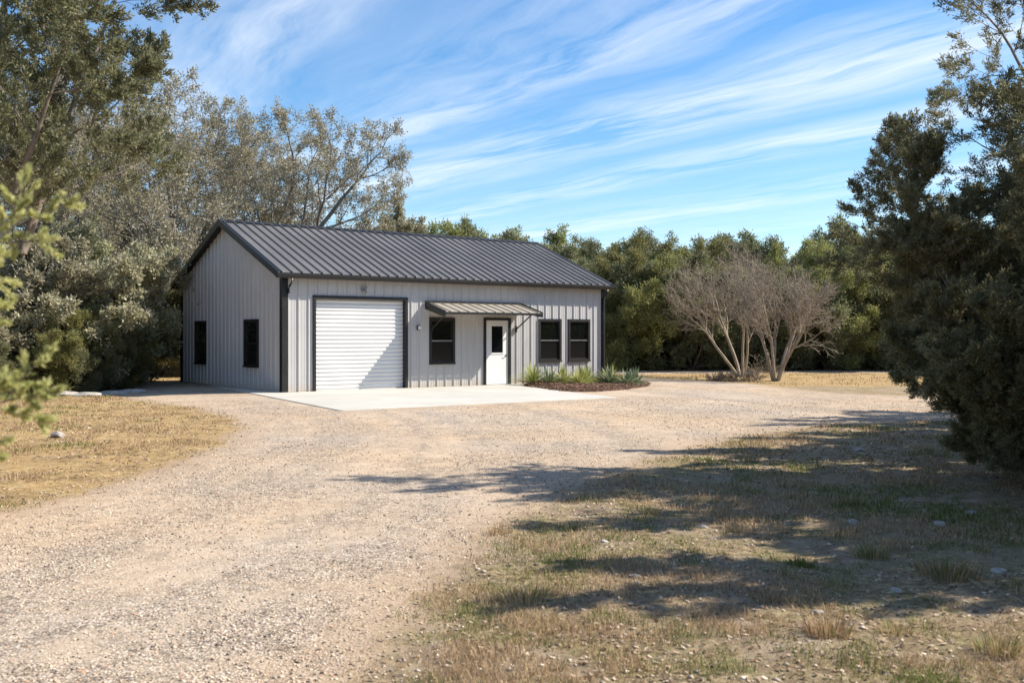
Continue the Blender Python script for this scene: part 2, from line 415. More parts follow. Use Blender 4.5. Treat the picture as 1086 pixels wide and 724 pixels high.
def blades(name, x, y, h, w, lean, m, v, parent=None, z=None, az=None):
    n = len(x); az = RNG.random(n)*6.28 if az is None else az; fz = RNG.random(n)*6.28
    d = np.stack([np.cos(az), np.sin(az)], 1); s = np.stack([np.cos(fz), np.sin(fz)], 1)*w[:, None]/2
    if z is None: z = relief(x, y, gval(x, y))-.004
    P = np.zeros((n, 5, 3)); b = np.stack([x, y], 1)
    P[:, 0, :2] = b-s; P[:, 1, :2] = b+s; P[:, 0, 2] = P[:, 1, 2] = z
    mid = b+d*(lean*h*.35)[:, None]; P[:, 2, :2] = mid+s*.75; P[:, 3, :2] = mid-s*.75; P[:, 2, 2] = P[:, 3, 2] = z+h*.6*np.sqrt(np.clip(1-(lean*.35)**2, .1, 1))
    P[:, 4, :2] = b+d*(lean*h)[:, None]; P[:, 4, 2] = z+h*np.sqrt(np.clip(1-lean**2*.8, .05, 1))
    k = (np.arange(n)*5)[:, None, None]
    F1 = (np.array([[0, 1, 2], [0, 2, 3], [3, 2, 4]])[None]+k).reshape(-1, 3)
    return np_mesh(name, P.reshape(-1, 3), F1, m, parent, dict(v=np.repeat(v, 5)))
def grass(n, z0, z1, pw, test, hmul=1.0, green=.3, wm=1.0):
    x, y = view_samples(n, z0, z1, pw)
    k = test(x, y); x, y = x[k], y[k]
    cl = fnoise(x, y, 1.3)*.6+fnoise(x+3, y, 5)*.4
    k = RNG.random(len(x)) < np.clip((cl-.44)*7, .05, 1); x, y, cl = x[k], y[k], cl[k]
    h = (.018+.05*RNG.random(len(x))**1.6)*hmul*np.clip(.5+(cl-.4)*3.2, .5, 1.6)
    w = .0032*np.clip(y/6, 1, 5)*wm
    gz = fnoise(x-7, y+3, .9)+.25*(fnoise(x, y, 5)-.5)
    isgr = RNG.random(len(x)) < np.clip((gz-.5)*5+green, 0.02, .9)
    v = np.where(isgr, RNG.random(len(x))*.3, .36+.64*RNG.random(len(x)))
    return x, y, h, w, .35+.6*RNG.random(len(x)), v
ngl = lambda lim: (lambda x, y: (gval(x, y)+(RNG.random(len(x))-.5)*.5 < lim) & off_slab(x, y))
a1 = grass(420000, 3.2, 21, .3, lambda x, y: ngl(-.05)(x, y) & (x > -1.2), 1.05, .30, 1.1)
a2 = grass(300000, 8.5, 28, .8, lambda x, y: ngl(0)(x, y) & (x < -1.2), 1.0, .16, 1.0)
a3 = grass(60000, 33, 56, 1.0, ngl(0), 2.2, .05, 1.0)
cat = [np.concatenate(t) for t in zip(a1, a2, a3)]
tag(blades('dry_grass', *cat[:5], M['grassm'], cat[5]), kind='stuff')
# leaf litter
x, y = view_samples(60000, 3.2, 28, .5)
k = (gval(x, y)+(RNG.random(len(x))-.5)*1.1 < -.05) & off_slab(x, y); x, y = x[k], y[k]
k = RNG.random(len(x)) < np.clip((fnoise(x+2, y, .8)-.36)*5, .1, 1); x, y = x[k], y[k]; n = len(x)
ln = (.008+.015*RNG.random(n))*np.clip(y/9, 1, 2); a = RNG.random(n)*6.28; t = np.stack([np.cos(a), np.sin(a), (RNG.random(n)-.5)*.9], 1)*ln[:, None]
s_ = np.stack([-np.sin(a), np.cos(a), (RNG.random(n)-.5)*1.2], 1)*(ln*.45)[:, None]
c0 = np.stack([x, y, relief(x, y, gval(x, y))+.008], 1)
P = np.stack([c0-t, c0+s_, c0+t, c0-s_], 1)
tag(np_mesh('leaf_litter', P.reshape(-1, 3), np.arange(n*4).reshape(-1, 4), M['litter'], None, dict(v=np.repeat(RNG.random(n), 4))), kind='stuff')

# individual grass tufts
def tuft(px, py, h, n, green, label, spread=.07):
    gx, gy = gp(px, py); r_ = RNG.random(n)**.6*spread; aa = RNG.random(n)*6.28
    x = r_*np.cos(aa); y = r_*np.sin(aa); lean = np.clip(.15+r_/spread*.75*RNG.random(n)+.15, 0, .95)
    hh = h*(.5+.6*RNG.random(n)); v = np.where(RNG.random(n) < green, RNG.random(n)*.3, .36+.64*RNG.random(n))
    o = blades('grass_tuft', x, y, hh, np.full(n, .0042), lean, M['grassm'], v, None, np.full(n, -.01), aa)
    o.location = (gx, gy, float(relief(np.array([gx]), np.array([gy]), gval(np.array([gx]), np.array([gy])))[0]))
    tag(o, label, 'grass tuft', 'grass tufts in the shaded clearing')
for a in (
    (878, 672, .12, 300, .2, 'straw coloured arching grass tuft low in the picture, just past the shade edge', .13),
    (950, 668, .10, 160, .1, 'small brown grass tuft right beside the big arching straw tuft', .09),
    (1005, 612, .16, 420, .5, 'broad green and straw grass tuft in the shade at far right', .2),
    (925, 592, .13, 250, .6, 'soft green grass tuft in mid shade left of the broad tuft', .14),
    (558, 638, .11, 260, .3, 'low wide sunlit straw tuft at the left end of the tree shadow', .16),
    (690, 545, .10, 160, .35, 'dark little grass tuft in the middle of the tree shadow', .09),
    (815, 635, .09, 200, .2, 'dark grass tuft just above the lit strip at the bottom', .12),
    (850, 600, .09, 180, .95, 'vivid green grass tuft among shaded stones', .09),
    (905, 535, .12, 220, .3, 'dark brown tuft well back in the shade near the right juniper', .13),
    (530, 565, .10, 160, .1, 'dark tuft on the gravel edge where the shade begins', .1),
    (795, 490, .12, 180, .4, 'small shaded tuft beside the far edge of the gravel drive', .12),
    (1060, 690, .12, 260, .3, 'dry tuft at the bottom right corner of the clearing', .13)):
    tuft(*a)
# rocks
def rock(px, py, sx, sy, sz, label, name='rock', rz=None, group='loose limestone rocks'):
    rr = random.Random(int(px*7+py)); import bmesh
    bm = bmesh.new(); bmesh.ops.create_icosphere(bm, subdivisions=3, radius=1)
    dirs = [Vector((rr.uniform(-1, 1), rr.uniform(-1, 1), rr.uniform(-1, 1))).normalized() for _ in range(14)]
    lim = [rr.uniform(.62, .9) for _ in dirs]
    for v in bm.verts:
        for d, l in zip(dirs, lim):
            q = v.co.dot(d)
            if q > l: v.co -= d*(q-l)*.92
        v.co = Vector((v.co.x*sx, v.co.y*sy, v.co.z*sz))
    me = bpy.data.meshes.new(name); bm.to_mesh(me); bm.free()
    o = link(name, me, M['rock']); gx, gy = gp(px, py)
    o.location = (gx, gy, sz*.35); o.rotation_euler = (0, 0, rr.uniform(0, 3) if rz is None else rz)
    tag(o, label, 'rock', group)
for a in (
    (950, 628, .055, .04, .025, 'pale rounded rock in the shade above the straw tuft'),
    (905, 555, .09, .06, .03, 'flat whitish rock lying deep in the tree shade'),
    (997, 557, .08, .06, .03, 'pale angular rock below the right juniper'),
    (868, 650, .05, .035, .02, 'small flat pale rock left of the straw tuft'),
    (1060, 606, .10, .06, .02, 'thin grey rock slab at the right edge of the clearing'),
    (912, 478, .10, .07, .04, 'pale rock far back near the gravel edge in shade'),
    (745, 560, .05, .04, .025, 'small grey rock in the centre of the tree shadow'),
    (673, 612, .05, .04, .02, 'small tan rock half sunk near the middle tufts'),
    (640, 575, .045, .035, .02, 'little white rock at the left part of the tree shadow'),
    (1030, 545, .07, .05, .03, 'pale rock half hidden under the right juniper skirt')):
    rock(*a)
rock(62, 463, .17, .11, .07, 'small dark rock clod with a pale top on the sunlit left turf')
for k, (px, py, sx, sy, lb) in enumerate(((68, 420, .5, .22, 'low pale edging stone, leftmost of the row under the scrub'),
        (92, 420.5, .42, .2, 'low pale edging stone, second from the left under the scrub'),
        (118, 419, .5, .24, 'low pale edging stone, third from the left under the scrub'),
        (140, 417.5, .45, .22, 'low pale edging stone nearest the shaded gravel'))):
    rock(px, py, sx, sy, .11, lb, 'edging_stone', .15*k, 'edging stones along the scrub')

# ------------------------------------------------------------------ BUILDING
B = empty('metal_building', (CX, CY, SLAB), PH)
tag(B, 'grey ribbed metal workshop with black gable roof, white roll-up door and awning', 'building')
PER = BL/39
def profile_pts(s0, s1, per=PER, cuts=()):
    ks = set([round(s0, 4), round(s1, 4)])
    k0 = int(s0/per)-1
    for k in range(k0, int(s1/per)+2):
        for q in (.0, .10, .113, .135, .148, .36, .40, .60, .64, .852, .865, .887, .90):
            s = (k+q)*per
            if s0 < s < s1: ks.add(round(s, 4))
    for k in range(k0, int(s1/per)+2):
        for q in (.40, .48, .52, .60):
            s = (k+q)*per
            if s0 < s < s1: ks.add(round(s, 4))
    for c in cuts:
        if s0 < c < s1: ks.add(round(c, 4))
    return sorted(ks)
def prof(s, per=PER, hgt=.034):
    q = (s/per) % 1.0
    if .40 <= q <= .60:
        return hgt*min(1, (q-.40)/.07, (.60-q)/.07)
    for a, b in ((.10, .148), (.852, .90)):
        if a <= q <= b: return .005*min(1, (q-a)/.013, (b-q)/.013)
    return 0
def sheet(fn, s0, s1, lo, hi, openings, per=PER, cuts=()):
    """fn(s, out, z)->xyz; lo/hi functions of s"""
    mb = MB(); cs = list(cuts)
    for a, b, z0, z1 in openings: cs += [a, b]
    S = profile_pts(s0, s1, per, cs)
    for a, b in zip(S[:-1], S[1:]):
        m_ = (a+b)/2; iv = [(0.0, 1.0, None)]
        op = [(z0, z1) for (p, q, z0, z1) in openings if p < m_ < q]
        segs = []; cur = None
        zs = [None]
        bounds = []
        lo_a, lo_b, hi_a, hi_b = lo(a), lo(b), hi(a), hi(b)
        prev = (lo_a, lo_b)
        for z0, z1 in sorted(op):
            if z0 > prev[0]+.001: bounds.append((prev, (z0, z0)))
            prev = (z1, z1)
        bounds.append((prev, (hi_a, hi_b)))
        for (za, zb), (zc, zd) in bounds:
            n = len(mb.v)
            mb.v += [fn(a, prof(a, per), za), fn(b, prof(b, per), zb), fn(b, prof(b, per), zd), fn(a, prof(a, per), zc)]
            mb.f.append((n, n+1, n+2, n+3))
    return mb
RO = .25; SL = .4167
def roofz(b): return 3.28+SL*((b if b < BW/2 else BW-b)+RO)
GA = (.98, 3.90, .0, 2.60)
DO = (6.81, 7.82, .0, 2.10)
WF = [(4.77, 5.65, .71, 2.08), (9.02, 9.94, .71, 2.08), (10.30, 11.22, .71, 2.08)]
WG = [(1.65, 2.60, .66, 2.0), (5.71, 6.66, .66, 2.0)]
sheet(lambda s, o, z: (s, -o, z), 0, BL, lambda s: -.0, lambda s: BH+.1, [GA, DO]+WF).build('wall', M['panel'], B)
sheet(lambda s, o, z: (-o, s, z), 0, BW, lambda s: 0, lambda s: roofz(s)-.05, WG, PER, [BW/2]).build('wall', M['panel'], B)
sheet(lambda s, o, z: (BL+o, s, z), 0, BW, lambda s: 0, lambda s: roofz(s)-.05, [], PER, [BW/2]).build('wall', M['panel'], B)
sheet(lambda s, o, z: (s, BW+o, z), 0, BL, lambda s: 0, lambda s: BH+.1, []).build('wall', M['panel'], B)
# roof
def roof_side(sgn):
    def fn(s, o, t):
        b = -RO+t if sgn > 0 else BW+RO-t
        o = o*1.5; return (s, b-sgn*o*SL*.9, 3.28+SL*t+o*.92)
    return sheet(fn, -RO, BL+RO, lambda s: 0, lambda s: BW/2+RO, [], PER)
rb = roof_side(1); r2 = roof_side(-1); n = len(rb.v); rb.v += r2.v; rb.f += [tuple(q+n for q in f)[::-1] for f in r2.f]
roof = rb.build('roof', M['roofm'], B)
mb = MB(); ym = BW/2; zt = roofz(ym)
mb.prism([(ym-.16, zt-.16*SL+.036), (ym, zt+.05), (ym+.16, zt-.16*SL+.036), (ym, zt+.02)], 0, -RO-.012, BL+RO+.012)
mb.build('ridge_cap', M['black'], roof)
# underside deck
mb = MB()
mb.prism([(-RO+.01, 3.26), (ym, zt-.02), (BW+RO-.01, 3.26), (BW+RO-.01, 3.235), (ym, zt-.05), (-RO+.01, 3.235)], 0, -RO+.01, BL+RO-.01)
mb.build('soffit', M['black'], roof)
def rake(x0, x1):
    for sgn in (1, -1):
        e = -RO-.01 if sgn > 0 else BW+RO+.01
        m2 = MB()
        m2.prism([(e, roofz(-RO)+.035), (ym, zt+.045), (ym, zt-.15), (e, roofz(-RO)-.15)], 0, x0, x1)
        fixn(m2.build('rake_trim', M['black'], B))
rake(-RO-.035, -RO+.012); rake(BL+RO-.012, BL+RO+.035)
for y0, y1 in ((-RO-.12, -RO-.004), (BW+RO+.004, BW+RO+.12)):
    g_ = MB()
    if y0 < 0: prf = [(y1, 3.27), (y1, 3.135), (y0+.03, 3.135), (y0+.012, 3.20), (y0, 3.215), (y0, 3.265), (y0+.01, 3.265), (y0+.014, 3.22), (y0+.04, 3.15), (y1-.01, 3.15), (y1-.01, 3.27)]
    else: prf = [(y0, 3.27), (y0, 3.135), (y1-.03, 3.135), (y1, 3.215), (y1, 3.265), (y1-.01, 3.265), (y1-.04, 3.15), (y0+.01, 3.15), (y0+.01, 3.27)]
    g_.prism(prf, 0, -RO-.03, BL+RO+.03); fixn(g_.build('gutter', M['black'], B))
# closed soffit box below eave
s_ = MB(); s_.box(-RO+.02, BL+RO-.02, -RO+.002, -.04, 3.14, 3.16); s_.build('eave_soffit', M['black'], B)
# corner trims (L shapes)
for (x, y, sx, sy) in ((0, 0, 1, 1), (BL, 0, -1, 1), (0, BW, 1, -1), (BL, BW, -1, -1)):
    t_ = MB(); w = .13; p = .042
    pts = [(x-sx*p, y-sy*p), (x+sx*w, y-sy*p), (x+sx*w, y+sy*.004), (x+sx*.004, y+sy*.004), (x+sx*.004, y+sy*w), (x-sx*p, y+sy*w)]
    t_.prism(pts, 2, 0, 3.134 if y == 0 else 3.2); fixn(t_.build('corner_trim', M['black'] if True else None, B))
# base channel
t_ = MB(); t_.box(-.039, -.001, .14, BW-.14, 0, .03); t_.build('base_flashing', M['panel'], B)
# downspouts
for x in (.13, BL-.09):
    d = MB(); d.tube([(x, -RO-.06, 3.16), (x, -RO-.06, 3.05), (x, -RO+.02, 2.97), (x, -.14, 2.91), (x, -.085, 2.84), (x, -.085, 2.72 if x < 1 else .12)], .033 if x > 1 else .03, 8)
    if x > 1: d.tube([(x, -.085, .14), (x, -.10, .09), (x, -.24, .05)], .035, 8)
    d.build('downspout', M['black'], B, 0, True)
# foundation
f_ = MB(); f_.box(-.03, BL+.03, -.03, BW+.03, -.12, -.004); f_.build('foundation', M['concrete'], B)
# garage door
gr = MB(); x0, x1, z1 = GA[0], GA[1], GA[3]; prf = []
n = 22; hgt = (z1-.02)/n; dep = .13
for k in range(n):
    z = .02+k*hgt
    for q, o_ in ((0, 0), (.16, .0), (.24, .020), (.42, .026), (.60, .026), (.78, .020), (.88, 0)):
        prf.append((dep-o_, z+q*hgt))
prf.append((dep, z1)); m_ = MB()
for k, (p, q) in enumerate(prf):
    m_.v += [(x0+.002, p, q), (x1-.002, p, q)]
    if k: m_.f.append((2*k-2, 2*k-1, 2*k+1, 2*k))
m_.box(x0+.003, x1-.003, dep-.03, dep+.01, .001, .022)
gd = m_.build('garage_door', M['white'], B)
fr = MB()
fr.box(x0-.085, x0, -.048, .16, 0, z1+.085); fr.box(x1, x1+.085, -.048, .16, 0, z1+.085); fr.box(x0, x1, -.048, .16, z1, z1+.085)
fr.build('door_frame', M['black'], gd)
h_ = MB(); h_.tube([(2.38, dep-.03, .16), (2.38, dep-.07, .16), (2.5, dep-.07, .16), (2.5, dep-.03, .16)], .008, 6); h_.build('handle', M['steel'], gd)
# windows
def window(kind, a, b, z0, z1, label=None):
    # kind 'f' front (x along, y out -), 'g' gable (y along, x out -)
    def bx(mb, s0, s1, o0, o1, za, zb):
        if kind == 'f': mb.box(s0, s1, -o1, -o0, za, zb)
        else: mb.box(-o1, -o0, s0, s1, za, zb)
    f = MB(); t = .055; pr = .052
    bx(f, a-.03, a+t, -.06, pr, z0-.03, z1+.03); bx(f, b-t, b+.03, -.06, pr, z0-.03, z1+.03)
    bx(f, a+t, b-t, -.06, pr, z1-t, z1+.03); bx(f, a+t, b-t, -.06, pr, z0-.03, z0+t)
    w = f.build('window', M['black'], B)
    if label: w['label'] = label
    zm = (z0+z1)/2
    s = MB(); bx(s, a+t-.002, b-t+.002, -.03, .022, zm-.018, zm+.022); s.build('meeting_rail', M['steel'] if kind == 'f' else M['black'], w)
    s = MB(); bx(s, a-.035, b+.035, pr+.001, pr+.03, z0-.028, z0+.016); s.build('sill', M['black'], w)
    s = MB()
    for q0, q1, zz0, zz1 in ((a+t, a+t+.03, zm+.023, z1-t), (b-t-.03, b-t, zm+.023, z1-t), (a+t+.03, b-t-.03, z1-t-.03, z1-t), (a+t, a+t+.03, z0+t, zm-.019), (b-t-.03, b-t, z0+t, zm-.019), (a+t+.03, b-t-.03, z0+t, z0+t+.035)):
        bx(s, q0, q1, -.035, .008, zz0, zz1)
    s.build('sash', M['black'], w)
    s = MB(); bx(s, a+t+.001, b-t-.001, -.02, -.012, zm+.02, z1-t-.001); s.build('pane', M['glass'], w)
    s = MB(); bx(s, a+t+.001, b-t-.001, -.012, -.006, z0+t+.001, zm-.016); s.build('pane', M['screen'], w)
for w_, lb in zip(WF, (None, None, None)): window('f', *w_)
for w_ in WG: window('g', *w_)
# entry door
a, b, z0, z1 = DO
d = MB()
gx0, gx1, gz0, gz1 = 7.08, 7.55, 1.0, 1.87
for q in ((a+.06, gx0, .012, z1-.06), (gx1, b-.06, .012, z1-.06), (gx0, gx1, .012, gz0), (gx0, gx1, gz1, z1-.06)):
    d.box(q[0], q[1], -.005, .04, q[2], q[3])
door = d.build('entry_door', M['white'], B)
f = MB(); f.box(a-.02, a+.055, -.055, .06, 0, z1+.02); f.box(b-.055, b+.02, -.055, .06, 0, z1+.02); f.box(a+.055, b-.055, -.055, .06, z1-.055, z1+.02); f.build('door_frame', M['black'], door)
f = MB()
for q in ((gx0-.03, gx0+.012, gz0-.03, gz1+.03), (gx1-.012, gx1+.03, gz0-.03, gz1+.03), (gx0+.012, gx1-.012, gz0-.03, gz0+.012), (gx0+.012, gx1-.012, gz1-.012, gz1+.03)):
    f.box(q[0], q[1], -.022, -.007, q[2], q[3])
f.build('glass_bead', M['white'], door)
f = MB(); f.box(gx0, gx1, .0, .012, gz0, gz1); f.build('pane', M['lite'], door)
f = MB(); f.tube([(7.68, -.004, .93), (7.68, -.035, .93)], .028, 12); f.tube([(7.68, -.035, .93), (7.68, -.06, .93), (7.60, -.062, .93)], .010, 8); 
f.build('handle', M['black'], door, 0, True)
f = MB(); f.box(a+.06, b-.06, -.06, .03, .001, .011); f.build('threshold', M['steel'], door)
# awning: sloped ribbed sheet with deep black side plates and two brackets
AX0, AX1, AD, AZ0, AZ1 = 4.60, 8.27, 1.10, 2.56, 2.26
k_ = (AZ0-AZ1)/AD
aw = sheet(lambda s, o, t: (s, -t-.02, AZ0-k_*t+o*.9), AX0, AX1, lambda s: 0, lambda s: AD, [], .33).build('awning', M['awnmetal'], B)
f = MB(); f.prism([(-.05, AZ0-.012), (-AD, AZ1+.0), (-AD, AZ1-.02), (-.05, AZ0-.032)], 0, AX0+.02, AX1-.02); fixn(f.build('soffit', M['soffit'], aw))
f = MB()
for x in (AX0-.015, AX1-.015):
    f.prism([(-.042, AZ0+.04), (-AD-.045, AZ1+.03), (-AD-.045, AZ1-.13), (-.85, AZ1-.10), (-.042, AZ0-.20)], 0, x, x+.03)
f.box(AX0+.016, AX1-.016, -AD-.045, -AD-.022, AZ1-.075, AZ1-.004)
f.box(AX0+.016, AX1-.016, -.075, -.042, AZ0+.0, AZ0+.05)
fixn(f.build('fascia', M['black'], aw))
for x in (4.82, 8.05):
    f = MB(); f.tube([(x, -.06, 1.76), (x, -.90, AZ1-.02)], .022, 8); f.box(x-.03, x+.03, -.075, -.036, 1.66, 1.86)
    f.build('bracket', M['black'], aw)
# lamp beside the garage door
f = MB(); f.box(4.29, 4.41, -.07, -.036, 1.72, 1.86); wl = f.build('wall_lamp', M['black'], B, .004)
f = MB(); f.box(4.31, 4.40, -.135, -.071, 1.735, 1.845); f.build('lamp_shade', M['lampwhite'], wl, .006)
# round lamp bracket over the garage door
f = MB(); cxx, czz = 2.50, 2.885
ring = [(cxx+.10*math.cos(t), -.055, czz+.10*math.sin(t)) for t in np.linspace(.6, 5.6, 20)]
f.tube(ring, .012, 6); f.tube([(cxx, -.036, czz), (cxx, -.07, czz)], .05, 12)
f.tube([(cxx, -.07, czz), (cxx+.05, -.12, czz-.06), (cxx+.09, -.13, czz-.09)], .013, 6); f.tube([(cxx, -.07, czz), (cxx+.08, -.1, czz+.05)], .012, 6)
f.build('round_fixture', M['steel'], B)

# slab ------------------------------------------------------------------
slab = [(-.05, 5.6), (-.035, 0.0), (0.0, -.035)]
def poly_slab(name, pts, z0, z1, m, bevel=0):
    mb = MB(); mb.prism([loc2w(*p) for p in pts], 2, z0, z1); o = mb.build(name, m, None, bevel); fixn(o); return o
o = poly_slab('concrete_apron', [(-.034, 5.6), (-1.85, -6.8), (-1.78, -6.86), (5.6, -7.12), (5.85, -7.1), (7.42, -1.1), (8.15, -.3), (8.15, -.034), (-.034, -.034)], -.05, SLAB-.003, M['concrete'], .012)
tag(o, kind='structure')
# mulch bed: a low mound of bark chips
bed = [(8.16, -.07), (8.14, -.35), (7.46, -1.1), (6.42, -4.3), (7.3, -4.8), (8.6, -4.5), (10.5, -3.6), (12.0, -2.2), (12.7, -.4), (12.3, .6), (11.98, .2), (11.96, -.07)]
bw = [loc2w(*p) for p in bed]; bwa = np.array(bw)
n = 26000
x = bwa[:, 0].min()+RNG.random(n)*np.ptp(bwa[:, 0]); y = bwa[:, 1].min()+RNG.random(n)*np.ptp(bwa[:, 1])
dd = sdist(x, y, bw)+(fnoise(x, y, 2)-.5)*.3; k = dd > 0; x, y, dd = x[k], y[k], dd[k]; n = len(x)
a = RNG.random(n)*6.28; ln = .02+.035*RNG.random(n)
t = np.stack([np.cos(a), np.sin(a), (RNG.random(n)-.5)*.7], 1)*ln[:, None]; s_ = np.stack([-np.sin(a), np.cos(a), (RNG.random(n)-.5)*1.], 1)*(ln*.35)[:, None]
c0 = np.stack([x, y, .085+np.clip(dd*.25, 0, .10)+RNG.random(n)*.02], 1); P = np.stack([c0-t, c0+s_, c0+t, c0-s_], 1)
tag(np_mesh('mulch_chips', P.reshape(-1, 3), np.arange(n*4).reshape(-1, 4), M['mulch'], None, dict(v=np.repeat(RNG.random(n), 4))), kind='stuff')
mb = MB(); cen = bwa.mean(0)
rings = []
for q, z in ((1.0, .02), (.985, .075), (.93, .10), (.7, .15), (.3, .16)):
    rings.append([(cen[0]+(p[0]-cen[0])*q, cen[1]+(p[1]-cen[1])*q, z) for p in bwa])
for r_ in rings: mb.v += r_
kb = len(bwa)
for i_ in range(len(rings)-1):
    mb.f += [(i_*kb+j_, i_*kb+(j_+1) % kb, (i_+1)*kb+(j_+1) % kb, (i_+1)*kb+j_) for j_ in range(kb)]
mb.f.append(tuple((len(rings)-1)*kb+j_ for j_ in range(kb)))
o = mb.build('mulch_bed', M['mulch']); fixn(o); a_ = o.data.attributes.new('v', 'FLOAT', 'POINT'); a_.data.foreach_set('value', [.3]*len(o.data.vertices)); tag(o, kind='structure')

# spiky plants in the bed
def rosette(h, n, seed, m, up=.5, wid=.03):
    r_ = np.random.default_rng(seed); V_, F_, A_ = [], [], []
    for k in range(n):
        az = r_.random()*6.28; el = up+(1.45-up)*r_.random()**1.2; Lh = h*(.65+.45*r_.random()); w = wid*(.7+.5*r_.random()); c = r_.random()
        d = np.array([math.cos(az), math.sin(az), 0]); s = np.array([-math.sin(az), math.cos(az), 0]); p = d*.03*r_.random()
        b0 = len(V_)
        for q in range(5):
            t = q/4; ww = w*(1-t)**.6*(.75+.5*math.sin(t*2.4)) if q < 4 else .001
            pos = p+d*math.cos(el)*Lh*t+np.array([0, 0, 1])*(math.sin(el)*Lh*t-.25*Lh*t*t*math.cos(el))
            V_ += [pos-s*ww, pos+s*ww+np.array([0, 0, .003]), pos-np.array([0, 0, ww*.5])]
            A_ += [min(1, c*.5+.45), min(1, c*.5+.45), c*.45]
        for q in range(4):
            i0 = b0+q*3
            F_ += [(i0, i0+2, i0+5, i0+3), (i0+2, i0+1, i0+4, i0+5)]
    return np.array(V_), np.array(F_), np.array(A_)
plants = [((8.02, -.95), .78, 0, 'tall spiky variegated yucca nearest the white entry door'),
          ((8.35, -1.35), .62, 1, 'low grey green yucca second from the door in the mulch bed'),
          ((8.75, -1.55), .70, 0, 'yellowish yucca in front of the left of the paired windows'),
          ((8.75, -2.35), .66, 0, 'bright yellow green yucca at the front middle of the mulch bed'),
          ((9.35, -2.0), .72, 0, 'upright yellow yucca between the two paired windows'),
          ((9.75, -2.6), .62, 1, 'grey green yucca in front of the right paired window'),
          ((10.3, -2.1), .66, 0, 'yellow striped yucca near the right end of the front wall'),
          ((9.95, -3.2), .56, 2, 'dark blue green agave, left of the two at the mulch bed end'),
          ((10.6, -2.9), .58, 2, 'wide blue green agave at the right tip of the mulch bed')]
for k, ((a, b), h, kd, lb) in enumerate(plants):
    V_, F_, A_ = rosette(h, (150, 130, 90)[kd], 50+k, None, (.30, .22, .12)[kd], (.018, .022, .03)[kd])
    V_ = V_*1.02
    o = np_mesh(('yucca', 'yucca', 'agave')[kd], V_, F_, M[('yucca', 'agave', 'agave')[kd]], None, dict(v=A_))
    wx, wy = loc2w(a, b); o.location = (wx, wy, .14); tag(o, lb, ('yucca', 'yucca', 'agave')[kd], 'spiky plants in the mulch bed')

# ------------------------------------------------------------------ TREES
def rot_about(v, axis, a):
    return Matrix.Rotation(a, 3, axis) @ v
def grow(rg, p, d, r, length, lev, P, segs, tips):
    cfg = P[lev]; n = cfg['n']; step = length/n; last = lev == len(P)-1
    pts = [(p.copy(), r)]
    dirs = [d.copy()]
    for k in range(n):
        g_ = cfg['gnarl']
        d = (d+Vector((rg.gauss(0, g_), rg.gauss(0, g_), rg.gauss(0, g_)+cfg['up']))).normalized()
        if p.z < .25 and d.z < 0: d.z = abs(d.z)*.3; d.normalize()
        q = p+d*step; t = (k+1)/n; rr = max(r*(1-t*(1-cfg['tap'])), .0025)
        segs.append((p.copy(), q.copy(), pts[-1][1], rr)); pts.append((q.copy(), rr)); dirs.append(d.copy()); p = q
        if last and cfg.get('mid') : tips.append((q.copy(), d.copy(), lev))
    if last:
        tips.append((p.copy(), d.copy(), lev)); return
    nc = cfg['kids']; ph = rg.uniform(0, 6.28)
    for c in range(nc):
        t = cfg['start']+(1-cfg['start'])*(c+rg.random()*.9)/nc
        f = t*n; i0 = min(int(f), n-1); u = f-i0
        pos = pts[i0][0].lerp(pts[i0+1][0], u); rad_ = pts[i0][1]*(1-u)+pts[i0+1][1]*u
        dd = dirs[i0+1]; ph += 2.4+rg.uniform(-.5, .5)
        ax = rot_about(dd.orthogonal().normalized(), dd, ph)
        nd = rot_about(dd, ax, cfg['ang']*rg.uniform(.7, 1.25))
        nl = cfg['len']*length*(1-cfg['short']*t)*rg.uniform(.75, 1.2)
        grow(rg, pos, nd, rad_*cfg['rr'], nl, lev+1, P, segs, tips)
    if cfg.get('lead', True):
        grow(rg, p, d, pts[-1][1], length*cfg['len']*.6, lev+1, P, segs, tips)
def tubes(name, segs, m, parent, minr=0):
    groups = ((7, [s for s in segs if s[2] > .035]), (4, [s for s in segs if .01 < s[2] <= .035]), (3, [s for s in segs if s[2] <= .01]))
    Vs, Fs, off = [], [], 0
    for k, sg in groups:
        if not sg: continue
        A = np.array([tuple(s[0]) for s in sg]); Bp = np.array([tuple(s[1]) for s in sg]); ra = np.array([max(s[2], minr) for s in sg]); rb_ = np.array([max(s[3], minr) for s in sg])
        D = Bp-A; D /= np.linalg.norm(D, axis=1)[:, None]+1e-9; ref = np.where(np.abs(D[:, 2:3]) < .9, [[0, 0, 1.]], [[1., 0, 0]])
        U = np.cross(D, ref); U /= np.linalg.norm(U, axis=1)[:, None]; W = np.cross(D, U)
        th_ = np.arange(k)*2*math.pi/k; cr = np.cos(th_)[None, :, None]*U[:, None]+np.sin(th_)[None, :, None]*W[:, None]
        Vv = np.concatenate([A[:, None]+cr*ra[:, None, None], Bp[:, None]+cr*rb_[:, None, None]], 1)
        j_ = np.arange(k); f0 = np.stack([j_, (j_+1) % k, k+(j_+1) % k, k+j_], 1)
        Ff = (f0[None]+(np.arange(len(sg))*2*k)[:, None, None]).reshape(-1, 4)+off
        Vs.append(Vv.reshape(-1, 3)); Fs.append(Ff); off += len(sg)*2*k
    return np_mesh(name, np.concatenate(Vs), np.concatenate(Fs), m, parent, None, True)
